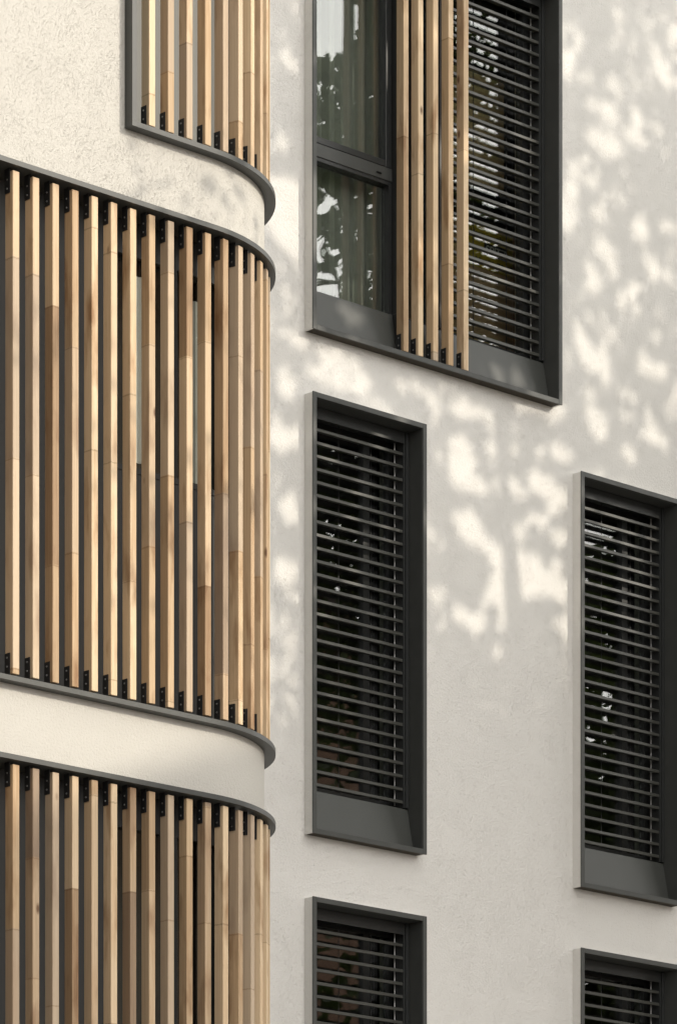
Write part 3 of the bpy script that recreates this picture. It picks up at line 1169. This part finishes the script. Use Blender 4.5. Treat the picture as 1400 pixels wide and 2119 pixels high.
def add_leaf(V_, F_, p, size, r):
    n_ = Vector((r.gauss(0, 1), r.gauss(0, 1), r.gauss(0.5, 0.8))).normalized()
    a = n_.orthogonal().normalized()
    a.rotate(Matrix.Rotation(r.uniform(0, 6.283), 3, n_))
    b = n_.cross(a)
    L, Wd = size, size * r.uniform(0.75, 0.95)
    f_ = size * 0.10
    pts = [(-0.5, 0, 0), (-0.28, 0.34, 1), (0.0, 0.50, 1), (0.08, 0.24, 0.5), (0.5, 0, 0), (0.08, -0.24, 0.5), (0.0, -0.50, 1), (-0.28, -0.34, 1)]
    k0 = len(V_)
    for (x, y, z) in pts:
        V_.append(tuple(p + a * (x * L) + b * (y * Wd) + n_ * (z * f_)))
    F_.append((k0, k0 + 4, k0 + 3, k0 + 2, k0 + 1))
    F_.append((k0, k0 + 7, k0 + 6, k0 + 5, k0 + 4))

def limb(mb, p0, p1, r0, r1, r, bend=0.12, seg=5):
    p0, p1 = Vector(p0), Vector(p1)
    L = (p1 - p0).length
    off = Vector((r.uniform(-1, 1), r.uniform(-1, 1), r.uniform(0, 1))) * bend * L
    prev, pr = p0, r0
    pts = []
    for i in range(1, seg + 1):
        tt = i / seg
        q = p0.lerp(p1, tt) + off * math.sin(math.pi * tt)
        rr = r0 + (r1 - r0) * tt
        mb.tube(prev, q, pr, rr, 7)
        pts.append((q.copy(), rr))
        prev, pr = q, rr
    return pts

def sun_shift(u, v, t_):
    return Vector((u + SX * t_, YW - t_, h(v) + SZ * t_))

def street_tree():
    r = random.Random(21)
    base = Vector((21.2, 10.2, 0.13))
    tr = thing('street_tree', 'leafy plane tree on the pavement that dapples the facade with shade', 'tree', base)
    V_, F_ = [], []
    centres = []
    def dens(u, v):
        d = 1.0
        if u < 15.3:
            d = 0.55
        if v < 5.6:
            d *= 0.8
        return d
    for _ in range(640):
        u = r.uniform(14.5, 19.9)
        v = r.uniform(4.7, 11.6)
        if r.random() > dens(u, v):
            continue
        centres.append((u, v, r.uniform(5.4, 9.0)))
    for _ in range(26):
        centres.append((r.uniform(13.4, 15.0), r.uniform(2.4, 8.0), r.uniform(5.0, 7.6)))
    sparse = [(12.4, 6.85, 7.4), (12.75, 6.95, 8.0), (12.1, 6.7, 8.4), (11.7, 5.4, 8.2), (12.15, 5.15, 7.6), (12.6, 5.35, 7.8), (11.3, 5.8, 8.6), (11.9, 4.5, 8.0)]
    for (u, v, t_) in sparse:
        for _ in range(13):
            p = sun_shift(u + r.gauss(0, 0.20), v + r.gauss(0, 0.15), t_ + r.gauss(0, 0.3))
            add_leaf(V_, F_, p, r.uniform(0.085, 0.14), r)
    for (u, v, t_) in centres:
        for _ in range(66):
            uu, vv, tt = u + r.gauss(0, 0.26), v + r.gauss(0, 0.22), t_ + r.gauss(0, 0.28)
            if uu < 13.25:
                continue
            size = r.uniform(0.085, 0.15)
            if in_gap(uu, vv, size * 0.22):
                continue
            p = sun_shift(uu, vv, tt)
            if in_hole(p):
                continue
            add_leaf(V_, F_, p, size, r)
    me = bpy.data.meshes.new('crown')
    me.from_pydata([tuple(Vector(p) - base) for p in V_], [], F_)
    me.materials.append(M['leaf'])
    o = bpy.data.objects.new('crown', me)
    COL.objects.link(o)
    o.parent = tr
    b = MB()
    top = base + Vector((0.2, 0.3, 8.2))
    pts = limb(b, base, top, 0.24, 0.16, r, 0.02, 8)
    mains = []
    for i in range(9):
        u, v = 16.6 + (i % 3) * 1.3 + r.uniform(-0.3, 0.3), 6.2 + (i // 3) * 2.0
        e_ = sun_shift(u, v, r.uniform(6.2, 8.4))
        st = pts[min(7, 4 + i // 2)][0]
        mains.append(limb(b, st, e_, 0.06, 0.014, r, 0.10, 6))
    for (u, v, t_) in ((14.3, 3.4, 6.3), (14.2, 6.4, 6.6), (12.3, 6.2, 7.8), (12.0, 5.0, 8.0)):
        mains.append(limb(b, pts[4][0], sun_shift(u, v, t_), 0.05, 0.008, r, 0.06, 7))
    for (u, v, t_) in centres[::3] + sparse:
        e_ = sun_shift(u, v, t_)
        best = min((q for mm in mains for q in mm), key=lambda q: (q[0] - e_).length)
        if (best[0] - e_).length < 2.2:
            limb(b, best[0], e_, 0.011, 0.003, r, 0.12, 3)
    b.build('trunk', M['bark'], tr, smooth=True)
    return tr

street_tree()

def plain_tree(x, y, height, rad, seed, label, nleaf):
    """an unseen street tree, added to darken the reflections in the right window"""
    r = random.Random(seed)
    base = Vector((x, y, 0.13))
    tr = thing('street_tree', label, 'tree', base)
    cz = height - rad * 1.25
    cen = []
    for _ in range(90):
        d = Vector((r.gauss(0, 1), r.gauss(0, 1), r.gauss(0, 1))).normalized() * (r.random() ** 0.4)
        cen.append(base + Vector((d.x * rad, d.y * rad, cz + d.z * rad * 1.25)))
    V_, F_ = [], []
    for _ in range(nleaf):
        c = r.choice(cen)
        p = c + Vector((r.gauss(0, 0.42), r.gauss(0, 0.42), r.gauss(0, 0.36)))
        add_leaf(V_, F_, p, r.uniform(0.17, 0.27), r)
    me = bpy.data.meshes.new('crown')
    me.from_pydata([tuple(Vector(p) - base) for p in V_], [], F_)
    me.materials.append(M['leaf'])
    o = bpy.data.objects.new('crown', me)
    COL.objects.link(o)
    o.parent = tr
    b = MB()
    pts = limb(b, base, base + Vector((0.1, -0.1, cz)), 0.23, 0.13, r, 0.02, 7)
    for c in cen[::5]:
        limb(b, pts[r.randint(3, 6)][0], c, 0.05, 0.012, r, 0.1, 4)
    b.build('trunk', M['bark'], tr, smooth=True)

plain_tree(26.0, 10.4, 12.0, 2.7, 3, 'unseen plane tree added further right to darken the reflections in the right window', 6000)
